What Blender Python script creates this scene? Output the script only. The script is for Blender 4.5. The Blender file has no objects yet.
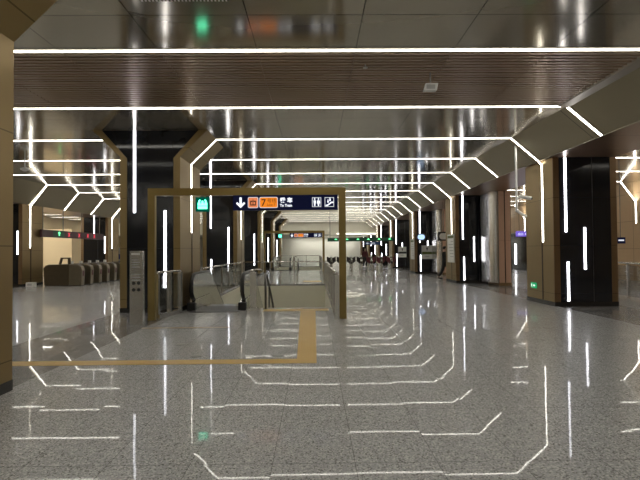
import bpy, bmesh, math, random
from mathutils import Vector, Matrix
random.seed(7)
PI = math.pi
SC = bpy.context.scene
COL = SC.collection

# ------------------------------------------------------------------ measures (metres; X right, Y forward, Z up)
EYE = 1.55
CEIL = 4.64
ARCH0, STEP = 13.33, 2.98          # light arches every 2.95 m
BAY = 3 * STEP                    # pillars every third arch
NAVE_R, NAVE_L = 6.36, -3.42      # faces of the right and the central pillar rows
CEN = -4.18                       # axis of the central pillar row
LEFT = -13.12                     # face of the left pillar row
WALL_L, WALL_R = -24.0, 15.0
Y_BACK, Y_BULK, Y_END = -30.0, 53.0, 72.0
ORD = ['nearest', 'second', 'third', 'fourth', 'fifth', 'sixth', 'seventh', 'eighth', 'ninth', 'tenth', 'eleventh',
       'twelfth', 'thirteenth', 'fourteenth', 'fifteenth', 'sixteenth', 'seventeenth', 'eighteenth']

# ------------------------------------------------------------------ materials
def nodes_of(m):
    m.use_nodes = True
    return m.node_tree.nodes, m.node_tree.links

def pbr(name, col, rough=0.5, metal=0.0, var=0.0, scale=6.0, bump=0.0, spec=0.5, coat=0.0, stretch=(1, 1, 1)):
    m = bpy.data.materials.new(name)
    N, L = nodes_of(m)
    b = N['Principled BSDF']
    b.inputs['Roughness'].default_value = rough
    b.inputs['Metallic'].default_value = metal
    b.inputs['Specular IOR Level'].default_value = spec
    b.inputs['Coat Weight'].default_value = coat
    tc = N.new('ShaderNodeTexCoord')
    mp = N.new('ShaderNodeMapping'); mp.inputs['Scale'].default_value = stretch
    L.new(tc.outputs['Object'], mp.inputs['Vector'])
    nz = N.new('ShaderNodeTexNoise'); nz.inputs['Scale'].default_value = scale; nz.inputs['Detail'].default_value = 3
    L.new(mp.outputs['Vector'], nz.inputs['Vector'])
    r = N.new('ShaderNodeMix'); r.data_type = 'RGBA'
    lo = [max(0, c * (1 - var)) for c in col]; hi = [min(1, c * (1 + var)) for c in col]
    r.inputs['A'].default_value = (*lo, 1); r.inputs['B'].default_value = (*hi, 1)
    L.new(nz.outputs['Fac'], r.inputs['Factor'])
    L.new(r.outputs['Result'], b.inputs['Base Color'])
    if bump:
        bp = N.new('ShaderNodeBump'); bp.inputs['Strength'].default_value = bump; bp.inputs['Distance'].default_value = 0.01
        L.new(nz.outputs['Fac'], bp.inputs['Height']); L.new(bp.outputs['Normal'], b.inputs['Normal'])
    return m

def emit(name, col, strength):
    m = bpy.data.materials.new(name)
    N, L = nodes_of(m)
    N.remove(N['Principled BSDF'])
    e = N.new('ShaderNodeEmission'); e.inputs['Color'].default_value = (*col, 1); e.inputs['Strength'].default_value = strength
    L.new(e.outputs[0], N['Material Output'].inputs['Surface'])
    return m

def math_n(N, L, op, a, b=None, c=None):
    n = N.new('ShaderNodeMath'); n.operation = op
    for i, v in enumerate((a, b, c)):
        if v is None: continue
        if isinstance(v, (int, float)): n.inputs[i].default_value = v
        else: L.new(v, n.inputs[i])
    return n.outputs[0]

def line_mask(N, L, coord, period, offset, half):
    """1 within half of a multiple of period."""
    t = math_n(N, L, 'SUBTRACT', coord, offset)
    f = math_n(N, L, 'FLOORED_MODULO', math_n(N, L, 'ADD', t, period / 2), period)
    d = math_n(N, L, 'ABSOLUTE', math_n(N, L, 'SUBTRACT', f, period / 2))
    return math_n(N, L, 'LESS_THAN', d, half)

def band(N, L, coord, lo, hi):
    return math_n(N, L, 'MULTIPLY', math_n(N, L, 'GREATER_THAN', coord, lo), math_n(N, L, 'LESS_THAN', coord, hi))

def mix_rgb(N, L, fac, a, b):
    r = N.new('ShaderNodeMix'); r.data_type = 'RGBA'
    if isinstance(fac, (int, float)): r.inputs['Factor'].default_value = fac
    else: L.new(fac, r.inputs['Factor'])
    for k, v in (('A', a), ('B', b)):
        if isinstance(v, tuple): r.inputs[k].default_value = (*v, 1)
        else: L.new(v, r.inputs[k])
    return r.outputs['Result']

def panel_mat(name, col, rough, metal, joints, var=0.08, dark=0.35, tilt=0.0, spec=0.5):
    """sheet panels with thin dark joints; joints: list of (axis, period, offset, half width)"""
    m = bpy.data.materials.new(name)
    N, L = nodes_of(m)
    b = N['Principled BSDF']
    b.inputs['Roughness'].default_value = rough; b.inputs['Metallic'].default_value = metal
    b.inputs['Specular IOR Level'].default_value = spec
    tc = N.new('ShaderNodeTexCoord'); sp = N.new('ShaderNodeSeparateXYZ')
    L.new(tc.outputs['Object'], sp.inputs[0])
    mask = None; cells = {}
    for ax, per, off, half in joints:
        k = line_mask(N, L, sp.outputs[ax], per, off, half)
        mask = k if mask is None else math_n(N, L, 'MAXIMUM', mask, k)
        cells[ax] = math_n(N, L, 'FLOOR', math_n(N, L, 'DIVIDE', math_n(N, L, 'SUBTRACT', sp.outputs[ax], off), per))
    cv = N.new('ShaderNodeCombineXYZ')
    for ax, o in cells.items(): L.new(o, cv.inputs[ax])
    wn = N.new('ShaderNodeTexWhiteNoise'); wn.noise_dimensions = '3D'; L.new(cv.outputs[0], wn.inputs['Vector'])
    nz = N.new('ShaderNodeTexNoise'); nz.inputs['Scale'].default_value = 2.2; nz.inputs['Detail'].default_value = 2
    L.new(tc.outputs['Object'], nz.inputs['Vector'])
    f = math_n(N, L, 'ADD', math_n(N, L, 'MULTIPLY', wn.outputs['Value'], 0.6), math_n(N, L, 'MULTIPLY', nz.outputs['Fac'], 0.4))
    base = mix_rgb(N, L, f, tuple(c * (1 - var) for c in col), tuple(min(1, c * (1 + var)) for c in col))
    fin = mix_rgb(N, L, mask, base, tuple(c * dark for c in col))
    L.new(fin, b.inputs['Base Color'])
    if tilt:
        vm = N.new('ShaderNodeVectorMath'); vm.operation = 'SUBTRACT'; L.new(wn.outputs['Color'], vm.inputs[0]); vm.inputs[1].default_value = (.5, .5, .5)
        vs = N.new('ShaderNodeVectorMath'); vs.operation = 'SCALE'; vs.inputs['Scale'].default_value = tilt; L.new(vm.outputs[0], vs.inputs[0])
        g = N.new('ShaderNodeNewGeometry')
        va = N.new('ShaderNodeVectorMath'); va.operation = 'ADD'; L.new(g.outputs['Normal'], va.inputs[0]); L.new(vs.outputs[0], va.inputs[1])
        vn = N.new('ShaderNodeVectorMath'); vn.operation = 'NORMALIZE'; L.new(va.outputs[0], vn.inputs[0])
        L.new(vn.outputs[0], b.inputs['Normal'])
    return m

def floor_mat():
    m = bpy.data.materials.new('polished_granite')
    N, L = nodes_of(m); b = N['Principled BSDF']
    tc = N.new('ShaderNodeTexCoord'); sp = N.new('ShaderNodeSeparateXYZ'); L.new(tc.outputs['Object'], sp.inputs[0])
    X, Y = sp.outputs[0], sp.outputs[1]
    n1 = N.new('ShaderNodeTexNoise'); n1.inputs['Scale'].default_value = 70; n1.inputs['Detail'].default_value = 3; n1.inputs['Roughness'].default_value = .75
    L.new(tc.outputs['Object'], n1.inputs['Vector'])
    vo = N.new('ShaderNodeTexVoronoi'); vo.inputs['Scale'].default_value = 90; L.new(tc.outputs['Object'], vo.inputs['Vector'])
    ramp = N.new('ShaderNodeValToRGB')
    e = ramp.color_ramp.elements
    e[0].position = .32; e[0].color = (.215, .215, .215, 1); e[1].position = .62; e[1].color = (.45, .452, .455, 1)
    k = ramp.color_ramp.elements.new(.46); k.color = (.345, .346, .347, 1)
    L.new(n1.outputs['Fac'], ramp.inputs['Fac'])
    sepc = N.new('ShaderNodeSeparateColor'); L.new(vo.outputs['Color'], sepc.inputs[0])
    g = mix_rgb(N, L, math_n(N, L, 'GREATER_THAN', sepc.outputs[0], .80), ramp.outputs['Color'], (.56, .555, .54))
    g = mix_rgb(N, L, math_n(N, L, 'LESS_THAN', sepc.outputs[1], .12), g, (.16, .158, .15))
    # darker granite bands between the pillars
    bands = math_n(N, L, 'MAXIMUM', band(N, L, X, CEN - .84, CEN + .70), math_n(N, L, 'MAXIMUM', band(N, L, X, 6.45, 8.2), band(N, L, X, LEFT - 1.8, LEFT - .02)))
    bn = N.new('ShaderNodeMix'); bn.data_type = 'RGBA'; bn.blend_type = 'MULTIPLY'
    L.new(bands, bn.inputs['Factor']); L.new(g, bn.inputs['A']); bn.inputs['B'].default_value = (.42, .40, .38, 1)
    # tile joints and a tiny tilt for each slab
    tx, ty = .6, 1.17
    j = math_n(N, L, 'MAXIMUM', line_mask(N, L, X, tx, .28, .0022), line_mask(N, L, Y, ty, 3.53, .0026))
    fin = mix_rgb(N, L, math_n(N, L, 'MULTIPLY', j, .75), bn.outputs['Result'], (.05, .05, .05))
    L.new(fin, b.inputs['Base Color'])
    cv = N.new('ShaderNodeCombineXYZ')
    L.new(math_n(N, L, 'FLOOR', math_n(N, L, 'DIVIDE', math_n(N, L, 'SUBTRACT', X, .28), tx)), cv.inputs[0])
    L.new(math_n(N, L, 'FLOOR', math_n(N, L, 'DIVIDE', math_n(N, L, 'SUBTRACT', Y, 3.53), ty)), cv.inputs[1])
    wn = N.new('ShaderNodeTexWhiteNoise'); L.new(cv.outputs[0], wn.inputs['Vector'])
    vm = N.new('ShaderNodeVectorMath'); vm.operation = 'SUBTRACT'; L.new(wn.outputs['Color'], vm.inputs[0]); vm.inputs[1].default_value = (.5, .5, .5)
    vs = N.new('ShaderNodeVectorMath'); vs.operation = 'SCALE'; vs.inputs['Scale'].default_value = .0045; L.new(vm.outputs[0], vs.inputs[0])
    va = N.new('ShaderNodeVectorMath'); va.operation = 'ADD'; va.inputs[0].default_value = (0, 0, 1); L.new(vs.outputs[0], va.inputs[1])
    vn = N.new('ShaderNodeVectorMath'); vn.operation = 'NORMALIZE'; L.new(va.outputs[0], vn.inputs[0])
    L.new(vn.outputs[0], b.inputs['Normal'])
    b.inputs['Roughness'].default_value = .6
    b.inputs['Specular IOR Level'].default_value = 0
    # polish: a sharp reflection and a weaker hazy one, both growing towards grazing angles
    fr = N.new('ShaderNodeFresnel'); fr.inputs['IOR'].default_value = 1.46; L.new(vn.outputs[0], fr.inputs['Normal'])
    g1 = N.new('ShaderNodeBsdfGlossy'); g1.inputs['Roughness'].default_value = .022; L.new(vn.outputs[0], g1.inputs['Normal'])
    g2 = N.new('ShaderNodeBsdfGlossy'); g2.inputs['Roughness'].default_value = .26; L.new(vn.outputs[0], g2.inputs['Normal'])
    mg = N.new('ShaderNodeMixShader'); mg.inputs[0].default_value = .54; L.new(g1.outputs[0], mg.inputs[1]); L.new(g2.outputs[0], mg.inputs[2])
    mf = N.new('ShaderNodeMixShader'); L.new(math_n(N, L, 'MULTIPLY', fr.outputs[0], .88), mf.inputs[0])
    L.new(b.outputs[0], mf.inputs[1]); L.new(mg.outputs[0], mf.inputs[2])
    L.new(mf.outputs[0], N['Material Output'].inputs['Surface'])
    return m

def glass_mat(name, tint=(.97, .985, .98), refl=.7):
    m = bpy.data.materials.new(name)
    N, L = nodes_of(m); N.remove(N['Principled BSDF'])
    t = N.new('ShaderNodeBsdfTransparent'); t.inputs['Color'].default_value = (*tint, 1)
    g = N.new('ShaderNodeBsdfGlossy'); g.inputs['Roughness'].default_value = .03
    f = N.new('ShaderNodeFresnel'); f.inputs['IOR'].default_value = 1.45
    mx = N.new('ShaderNodeMixShader')
    L.new(math_n(N, L, 'MULTIPLY', f.outputs[0], refl), mx.inputs[0]); L.new(t.outputs[0], mx.inputs[1]); L.new(g.outputs[0], mx.inputs[2])
    L.new(mx.outputs[0], N['Material Output'].inputs['Surface'])
    return m

M = {}
M['floor'] = floor_mat()
M['ceil'] = panel_mat('ceiling_sheet', (.46, .42, .34), .12, .68, [(0, 1.52, .65, .008), (1, STEP / 3, ARCH0 - .12, .009)], var=.10, dark=.25, tilt=.005)
M['slat'] = pbr('slat_metal', (.46, .345, .24), .3, .45, var=.06, scale=1)
M['slat_back'] = pbr('slat_backing', (.02, .015, .01), .8)
M['soffit'] = panel_mat('soffit_sheet', (.33, .285, .19), .30, .7, [(1, STEP, ARCH0 + .3, .012)], var=.06, dark=.3, tilt=.006)
M['beam_under'] = panel_mat('beam_underside', (.30, .20, .14), .3, .6, [(1, STEP / 2, ARCH0, .01)], var=.08, dark=.3)
M['gold'] = panel_mat('bronze_gold_sheet', (.31, .225, .105), .36, .75, [(2, 1.28, 1.62, .006)], var=.06, dark=.45, tilt=.006)
M['copper'] = panel_mat('copper_sheet', (.25, .16, .085), .36, .7, [(2, 1.28, 1.62, .006)], var=.06, dark=.4)
M['black'] = panel_mat('black_glass', (.012, .013, .017), .09, .0, [(2, 1.28, 1.62, .004)], var=.2, dark=2.2, tilt=.004, spec=.55)
M['plinth'] = pbr('plinth_stone', (.022, .02, .018), .25)
M['groove'] = pbr('dark_groove', (.05, .03, .02), .6)
M['frame_gold'] = pbr('portal_bronze', (.29, .21, .075), .33, .8, var=.08, scale=3)
M['lip_metal'] = pbr('shading_lip_metal', (.10, .085, .06), .5, .3)  # for the lips added to shade the light strips
M['cove'] = pbr('cove_metal', (.42, .38, .31), .3, .7, var=.03, scale=1)
M['light'] = emit('warm_light_line', (1.0, .955, .85), 10.5)
M['light_cool'] = emit('cool_light_line', (.96, .95, 1.0), 5.5)
M['steel'] = pbr('brushed_steel', (.60, .585, .555), .27, .92, var=.03, scale=2)
M['steel_dark'] = pbr('dark_steel', (.17, .165, .155), .3, .9, var=.15)
M['mirror'] = pbr('escalator_steel', (.55, .56, .55), .13, .95, var=.1, scale=5, bump=.05)
M['rubber'] = pbr('black_rubber', (.012, .012, .012), .4)
M['glass'] = glass_mat('rail_glass')
M['glass_grey'] = glass_mat('rail_glass_grey', (.74, .77, .76), 1.3)
M['beige'] = pbr('beige_wall', (.78, .76, .64), .45, var=.04, scale=1.5)
M['cream'] = pbr('cream_wall', (.86, .70, .45), .5, var=.04, scale=1.5)
M['white_wall'] = pbr('white_wall', (.80, .80, .74), .45, var=.03, scale=1)
M['wall_dark'] = panel_mat('dark_wall', (.10, .085, .07), .35, .3, [(1, 2.95, 13.4, .012), (0, 1.5, 0, .01), (2, 1.5, 0, .01)], var=.1)
M['wood'] = panel_mat('pink_wood_panel', (.58, .36, .255), .36, .0, [(2, 1.9, 1.9, .005)], var=.05, dark=.5)
M['wood_warm'] = panel_mat('warm_wall_panel', (.55, .38, .22), .35, .1, [(1, 1.5, 0, .012), (2, 1.3, .2, .008)], var=.1, dark=.4)
M['tactile'] = pbr('yellow_tactile', (.56, .36, .09), .42, var=.12, scale=40)
M['bronze_line'] = pbr('bronze_inlay', (.34, .24, .12), .3, .4)
M['navy'] = pbr('navy_board', (.006, .010, .075), .5, spec=.15)
M['orange'] = emit('orange_panel', (1.0, .27, .02), .58)
M['peach'] = emit('peach_panel', (1.0, .30, .12), .52)
M['dark_ink'] = pbr('dark_ink', (.10, .035, .01), .5)
M['sign_white'] = emit('sign_white', (.86, .90, 1.0), .9)
M['sign_white_soft'] = emit('sign_white_soft', (.86, .90, 1.0), .55)
M['green_box'] = emit('green_sign_face', (.0, .10, .06), .55)
M['green_icon'] = emit('green_sign_icon', (.12, 1.0, .58), 3.2)
M['green_dot'] = emit('green_arrow_light', (.15, 1.0, .35), 1.6)
M['red_dot'] = emit('red_cross_light', (1.0, .08, .12), .9)
M['green_board'] = pbr('green_board', (.012, .075, .04), .4)
M['maroon_board'] = pbr('maroon_board', (.055, .016, .022), .4)
M['blue_board'] = pbr('blue_board', (.01, .04, .13), .4)
M['purple_face'] = emit('purple_sign_face', (.16, .10, .52), .8)
M['paper'] = pbr('white_paper', (.74, .75, .72), .5, var=.03)
M['ink_green'] = pbr('green_band', (.10, .13, .03), .5)
M['ink'] = pbr('black_print', (.02, .02, .02), .5)
M['ink_grey'] = pbr('grey_print', (.40, .41, .40), .5)
M['gate'] = pbr('gate_metal', (.13, .105, .07), .3, .75, var=.1)
M['gate_end'] = pbr('gate_end_metal', (.24, .205, .15), .3, .8, var=.1)
M['gate_dark'] = pbr('gate_dark', (.045, .035, .028), .35, .3)
M['flap_red'] = pbr('flap_red', (.10, .012, .018), .4)
M['flap_dark'] = pbr('flap_dark', (.02, .014, .014), .4)
M['white_plastic'] = pbr('white_plastic', (.72, .72, .70), .4)
M['grey_plastic'] = pbr('grey_plastic', (.42, .42, .41), .45)
M['blue_plastic'] = pbr('blue_plastic', (.012, .035, .17), .35)
M['screen_blue'] = emit('screen_blue', (.45, .65, 1.0), .9)
M['cloth_black'] = pbr('black_cloth', (.010, .010, .011), .8)
M['cloth_maroon'] = pbr('maroon_cloth', (.09, .02, .025), .8)
M['hair'] = pbr('black_hair', (.012, .010, .009), .5)
M['skin'] = pbr('skin', (.52, .32, .23), .5)
M['exit_green'] = emit('exit_green', (.02, .38, .14), .6)
M['exit_white'] = emit('exit_white', (.8, 1.0, .85), .8)

# ------------------------------------------------------------------ mesh helpers
class MB:
    def __init__(s): s.bm = bmesh.new()
    def box(s, x0, x1, y0, y1, z0, z1):
        v = [s.bm.verts.new(p) for p in ((x0, y0, z0), (x1, y0, z0), (x1, y1, z0), (x0, y1, z0), (x0, y0, z1), (x1, y0, z1), (x1, y1, z1), (x0, y1, z1))]
        for f in ((3, 2, 1, 0), (4, 5, 6, 7), (0, 1, 5, 4), (1, 2, 6, 5), (2, 3, 7, 6), (3, 0, 4, 7)): s.bm.faces.new([v[i] for i in f])
        return s
    def prism(s, poly, axis, a, b):
        """poly: 2-D points in the plane of the two other axes (x: (y,z), y: (x,z), z: (x,y))"""
        def P(p, t): return (t, p[0], p[1]) if axis == 'x' else (p[0], t, p[1]) if axis == 'y' else (p[0], p[1], t)
        A = [s.bm.verts.new(P(p, a)) for p in poly]; B = [s.bm.verts.new(P(p, b)) for p in poly]
        n = len(poly); fs = [s.bm.faces.new(A), s.bm.faces.new(B[::-1])]
        for i in range(n): fs.append(s.bm.faces.new((A[i], B[i], B[(i + 1) % n], A[(i + 1) % n])))
        bmesh.ops.recalc_face_normals(s.bm, faces=fs)
        return s
    def tube(s, path, r, n=10, closed=False):
        path = [Vector(p) for p in path]; rings = []; m = len(path)
        for i, p in enumerate(path):
            if closed: d = path[(i + 1) % m] - path[i - 1]
            else: d = path[min(i + 1, m - 1)] - path[max(i - 1, 0)]
            d.normalize()
            up = Vector((0, 0, 1)) if abs(d.z) < .9 else Vector((1, 0, 0))
            u = d.cross(up).normalized(); w = u.cross(d)
            rings.append([s.bm.verts.new(p + (u * math.cos(2 * PI * k / n) + w * math.sin(2 * PI * k / n)) * r) for k in range(n)])
        fs = []
        for i in range(m if closed else m - 1):
            a, b = rings[i], rings[(i + 1) % m]
            for k in range(n): fs.append(s.bm.faces.new((a[k], a[(k + 1) % n], b[(k + 1) % n], b[k])))
        if not closed: fs += [s.bm.faces.new(rings[0][::-1]), s.bm.faces.new(rings[-1])]
        bmesh.ops.recalc_face_normals(s.bm, faces=fs)
        return s
    def lathe(s, prof, c=(0, 0, 0), n=20, axis='z'):
        rings = []
        for r, t in prof:
            ring = []
            for k in range(n):
                a = 2 * PI * k / n; p = (r * math.cos(a), r * math.sin(a), t)
                if axis == 'y': p = (p[0], t, p[1])
                if axis == 'x': p = (t, p[0], p[1])
                ring.append(s.bm.verts.new((c[0] + p[0], c[1] + p[1], c[2] + p[2])))
            rings.append(ring)
        fs = []
        for a, b in zip(rings, rings[1:]):
            for k in range(n): fs.append(s.bm.faces.new((a[k], a[(k + 1) % n], b[(k + 1) % n], b[k])))
        fs += [s.bm.faces.new(rings[0][::-1]), s.bm.faces.new(rings[-1])]
        bmesh.ops.recalc_face_normals(s.bm, faces=fs)
        return s
    def ribbon(s, pts, t, y0, y1, side=1):
        """bar of thickness t along a polyline in the XZ plane, on one side of it, from y0 to y1, mitred"""
        n = len(pts); off = []
        for i in range(n):
            ds = []
            if i > 0: ds.append((Vector(pts[i]) - Vector(pts[i - 1])).normalized())
            if i < n - 1: ds.append((Vector(pts[i + 1]) - Vector(pts[i])).normalized())
            ns = [Vector((-d.y, d.x)) * side for d in ds]
            q = sum(ns, Vector((0, 0))).normalized(); q *= t / max(.3, q.dot(ns[0]))
            off.append((pts[i][0] + q.x, pts[i][1] + q.y))
        rows = [[s.bm.verts.new((p[0], y, p[1])) for p in ring] for ring in (pts, off) for y in (y0, y1)]
        fs = []
        for i in range(n - 1):
            for a, b in ((0, 1), (1, 3), (3, 2), (2, 0)): fs.append(s.bm.faces.new((rows[a][i], rows[a][i + 1], rows[b][i + 1], rows[b][i])))
        for i in (0, n - 1): fs.append(s.bm.faces.new((rows[0][i], rows[1][i], rows[3][i], rows[2][i])))
        bmesh.ops.recalc_face_normals(s.bm, faces=fs)
        return s
    def build(s, name, mat, parent=None, bevel=0.0, smooth=False):
        me = bpy.data.meshes.new(name)
        if bevel:
            bmesh.ops.bevel(s.bm, geom=[e for e in s.bm.edges if len(e.link_faces) == 2 and e.calc_face_angle(0) > .6], offset=bevel, segments=2, affect='EDGES', profile=.5)
        s.bm.to_mesh(me); s.bm.free()
        if smooth:
            for p in me.polygons: p.use_smooth = True
        me.materials.append(mat)
        o = bpy.data.objects.new(name, me); COL.objects.link(o)
        if parent is not None: o.parent = parent
        return o

def tag(o, label=None, cat=None, group=None, kind=None):
    if label: o['label'] = label
    if cat: o['category'] = cat
    if group: o['group'] = group
    if kind: o['kind'] = kind
    return o

def empty(name, loc, label, cat, group=None, rz=0, kind=None):
    o = bpy.data.objects.new(name, None); COL.objects.link(o)
    o.location = loc; o.rotation_euler = (0, 0, rz); o.empty_display_size = .1
    return tag(o, label, cat, group, kind)

def struct(o): o['kind'] = 'structure'; return o

def copy_tree(o, parent=None):
    c = o.copy(); COL.objects.link(c)
    if parent is not None: c.parent = parent
    for ch in list(o.children): copy_tree(ch, c)
    return c

def dup(root, loc, label, rz=None):
    c = copy_tree(root); c.location = loc; c['label'] = label
    if rz is not None: c.rotation_euler = (0, 0, rz)
    return c

def text(name, body, size, loc, mat, parent, rot=(PI / 2, 0, 0), align='LEFT', bold=0.0, sx=1.0):
    cu = bpy.data.curves.new(name, 'FONT'); cu.body = body; cu.size = size; cu.extrude = .0015; cu.align_x = align; cu.offset = bold
    t = bpy.data.objects.new('tmp', cu); COL.objects.link(t)
    dg = bpy.context.evaluated_depsgraph_get(); dg.update()
    me = bpy.data.meshes.new_from_object(t.evaluated_get(dg)); me.name = name
    bpy.data.objects.remove(t)
    me.materials.clear(); me.materials.append(mat)
    o = bpy.data.objects.new(name, me); COL.objects.link(o)
    o.location = loc; o.rotation_euler = rot; o.scale = (sx, 1, 1); o.parent = parent
    return o

def rrect(x0, x1, z0, z1, r, n=4):
    out = []
    for cx, cz, a0 in ((x1 - r, z1 - r, 0), (x0 + r, z1 - r, PI / 2), (x0 + r, z0 + r, PI), (x1 - r, z0 + r, 1.5 * PI)):
        for k in range(n + 1):
            a = a0 + k / n * PI / 2; out.append((cx + r * math.cos(a), cz + r * math.sin(a)))
    return out

# ------------------------------------------------------------------ floor (with two openings), stairwell walls
VX0, VX1 = -3.36, .44
VOIDS = [(12.95, 21.95), (12.95 + 24.1, 21.95 + 24.1)]
f = MB(); T = .06
for x0, x1 in ((WALL_L, VX0), (VX1, WALL_R)): f.box(x0, x1, Y_BACK, Y_END, -T, 0)
ys = [Y_BACK] + [v for p in VOIDS for v in p] + [Y_END]
for a, b in zip(ys[::2], ys[1::2]): f.box(VX0, VX1, a, b, -T, 0)
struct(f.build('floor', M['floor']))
for n_, (a, b) in enumerate(VOIDS):
    s = '' if n_ == 0 else '_second'
    D = -4.6
    struct(MB().box(VX0 - .12, VX0, a - .12, b + .12, D, -T).build('wall_stairwell_left' + s, M['beige']))
    struct(MB().box(VX1, VX1 + .12, a - .12, b + .12, D, -T).build('wall_stairwell_right' + s, M['beige']))
    struct(MB().box(VX0, VX1, b, b + .12, D, -T).build('wall_stairwell_far' + s, M['beige']))
    struct(MB().box(VX0, VX1, a - .12, a, D, -T).build('wall_stairwell_near' + s, M['beige']))
    struct(MB().box(VX0 - .12, VX1 + .12, a - .12, b + .12, D - .1, D).build('floor_lower' + s, M['beige']))

# ------------------------------------------------------------------ ceiling, slatted bay
SL0, SL1 = ARCH0 - 2 * STEP + .10, ARCH0 - STEP - .06     # slatted bay between the two nearest light lines
c = MB()
c.box(WALL_L, WALL_R, Y_BACK, SL0, CEIL, CEIL + .12)
c.box(WALL_L, WALL_R, SL1, Y_BULK, CEIL, CEIL + .12)
struct(c.build('ceiling', M['ceil']))
struct(MB().box(WALL_L, WALL_R, SL0, SL1, CEIL + .06, CEIL + .12).build('ceiling_slat_backing', M['slat_back']))
s = MB(); n_sl = 23; p = (SL1 - SL0) / n_sl
for i in range(n_sl):
    for xa, xb in [(-12.4 + .02, -10.01), *[(.65 + 1.52 * k + .006, .65 + 1.52 * (k + 1) - .006) for k in range(-7, 3)], (5.216, 5.44)]:
        s.box(xa, xb, SL0 + i * p + .012, SL0 + i * p + p * .60, CEIL - .015, CEIL + .05)
struct(s.build('ceiling_slats', M['slat']))
struct(MB().box(WALL_L, WALL_R, Y_BULK, Y_END, 3.30, 3.42).build('ceiling_far', M['beige']))
struct(MB().box(WALL_L, WALL_R, Y_BULK - .05, Y_BULK, 3.30, CEIL).build('wall_bulkhead', M['beige']))

# ------------------------------------------------------------------ outer walls
struct(MB().box(WALL_L - .2, WALL_L, Y_BACK, Y_END, 0, CEIL).build('wall_left', M['cream']))
struct(MB().box(WALL_R, WALL_R + .2, Y_BACK, Y_END, 0, CEIL).build('wall_right', M['wood_warm']))
struct(MB().box(WALL_L, WALL_R, Y_BACK - .2, Y_BACK, 0, CEIL).build('wall_back', M['beige']))
struct(MB().box(WALL_L, WALL_R, Y_END, Y_END + .2, 0, 3.42).build('wall_far', M['white_wall']))

# ------------------------------------------------------------------ soffit beams along the side pillar rows
SR = [(5.50, CEIL), (6.26, 3.99), (8.05, 3.99), (8.7, CEIL)]
SLF = [(-12.36, CEIL), (-13.10, 3.73), (-14.85, 3.73), (-15.5, CEIL)]
def soffit(name, P, sgn):
    o = MB().prism(P, 'y', .5, Y_BULK - .05).build(name, M['soffit'])
    o.data.materials.append(M['beam_under'])
    for q in o.data.polygons:
        if q.normal.z < -.95 or q.normal.x * sgn > .4: q.material_index = 1
    return struct(o)
soffit('trim_soffit_right', SR, 1); soffit('trim_soffit_left', SLF, -1)
struct(MB().prism([(5.26, CEIL), (5.49, CEIL - .004), (5.52, CEIL - .03), (5.49, CEIL - .055), (5.30, CEIL - .03)], 'y', SL0, SL1).build('trim_cove_right', M['cove']))

struct(MB().box(6.235, 6.275, .5, Y_BULK - .05, 3.975, 3.989).build('trim_edge_right', M['cove']))
# ------------------------------------------------------------------ pillars
PIL_R, PIL_Y0 = 1.70, 12.75
def make_side_pillar(strips, label, loc, top, mirror=False):
    """front-left foot at the origin; the nave face is x = 0 (right row) or x = width (left row)"""
    root = empty('pillar', loc, label, 'pillar', 'square pillars of the side colonnades', kind='thing')
    W, D = PIL_R, 1.65
    h = top - .01
    MB().box(0, W, .02, D, .12, h).build('cladding', M['gold'], root)
    MB().box(.16, W - .16, 0, .02, .12, h).build('black_panel', M['black'], root)
    for x0, x1 in ((0, .16), (W - .16, W)): MB().box(x0, x1, -.012, .02, .12, h).build('edge_trim', M['copper'], root)
    MB().box(-.005, W + .005, -.02, D + .005, 0, .12).build('plinth', M['plinth'], root)
    for x, z0, z1 in strips: MB().box(x - .024, x + .024, -.026, 0, z0, z1).build('light_strip', M['light_cool'], root)
    xs = (-.008, 0) if not mirror else (W, W + .008)
    MB().box(*xs, .62, .68, .12, 1.70).build('groove', M['groove'], root)
    MB().box(1.05, 1.058, -.006, 0, .12, h).build('panel_seam', M['steel_dark'], root)
    return root
RS = [(.33, 1.98, 3.975), (.83, .98, 2.10), (.37, .14, 1.19)]
nR = 6
rp = make_side_pillar(RS, 'nearest black fronted pillar of the right row, green exit plate low on its bronze side', (NAVE_R, PIL_Y0, 0), 3.99)
rl = [None, 'second pillar of the right row from the camera, pale map panel on its bronze side',
      'third pillar of the right row from the camera, white notice with green band on front',
      'fourth pillar of the right row from the camera, white notice with dark band on front',
      'fifth pillar of the right row from the camera, beside the far ticket gates',
      'sixth pillar of the right row from the camera, beyond the far ticket gates',
      'farthest pillar of the right row, near the white end wall']
for k in range(1, 5): dup(rp, (NAVE_R, PIL_Y0 + k * BAY, 0), rl[k])
rq = make_side_pillar([(.33, 1.98, 3.27), RS[1], RS[2]], rl[5], (NAVE_R, PIL_Y0 + 5 * BAY, 0), 3.30)
dup(rq, (NAVE_R, PIL_Y0 + 6 * BAY, 0), rl[6])
# side of the nearest one keeps its exit plate as a thing of its own (below)

LS = [(.82, 2.6, 3.70), (1.50, 1.45, 2.5)]
lp = make_side_pillar(LS, 'bronze pillar at the left edge beside the near end of the left gate row', (LEFT - PIL_R, PIL_Y0 + BAY, 0), 3.73, True)
ll = ['bronze and black pillar of the left row behind the far gate of the row', 'third pillar of the left row, glimpsed beyond the gate row']
for k in (2, 3): dup(lp, (LEFT - PIL_R, PIL_Y0 + k * BAY, 0), ll[k - 2])

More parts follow.
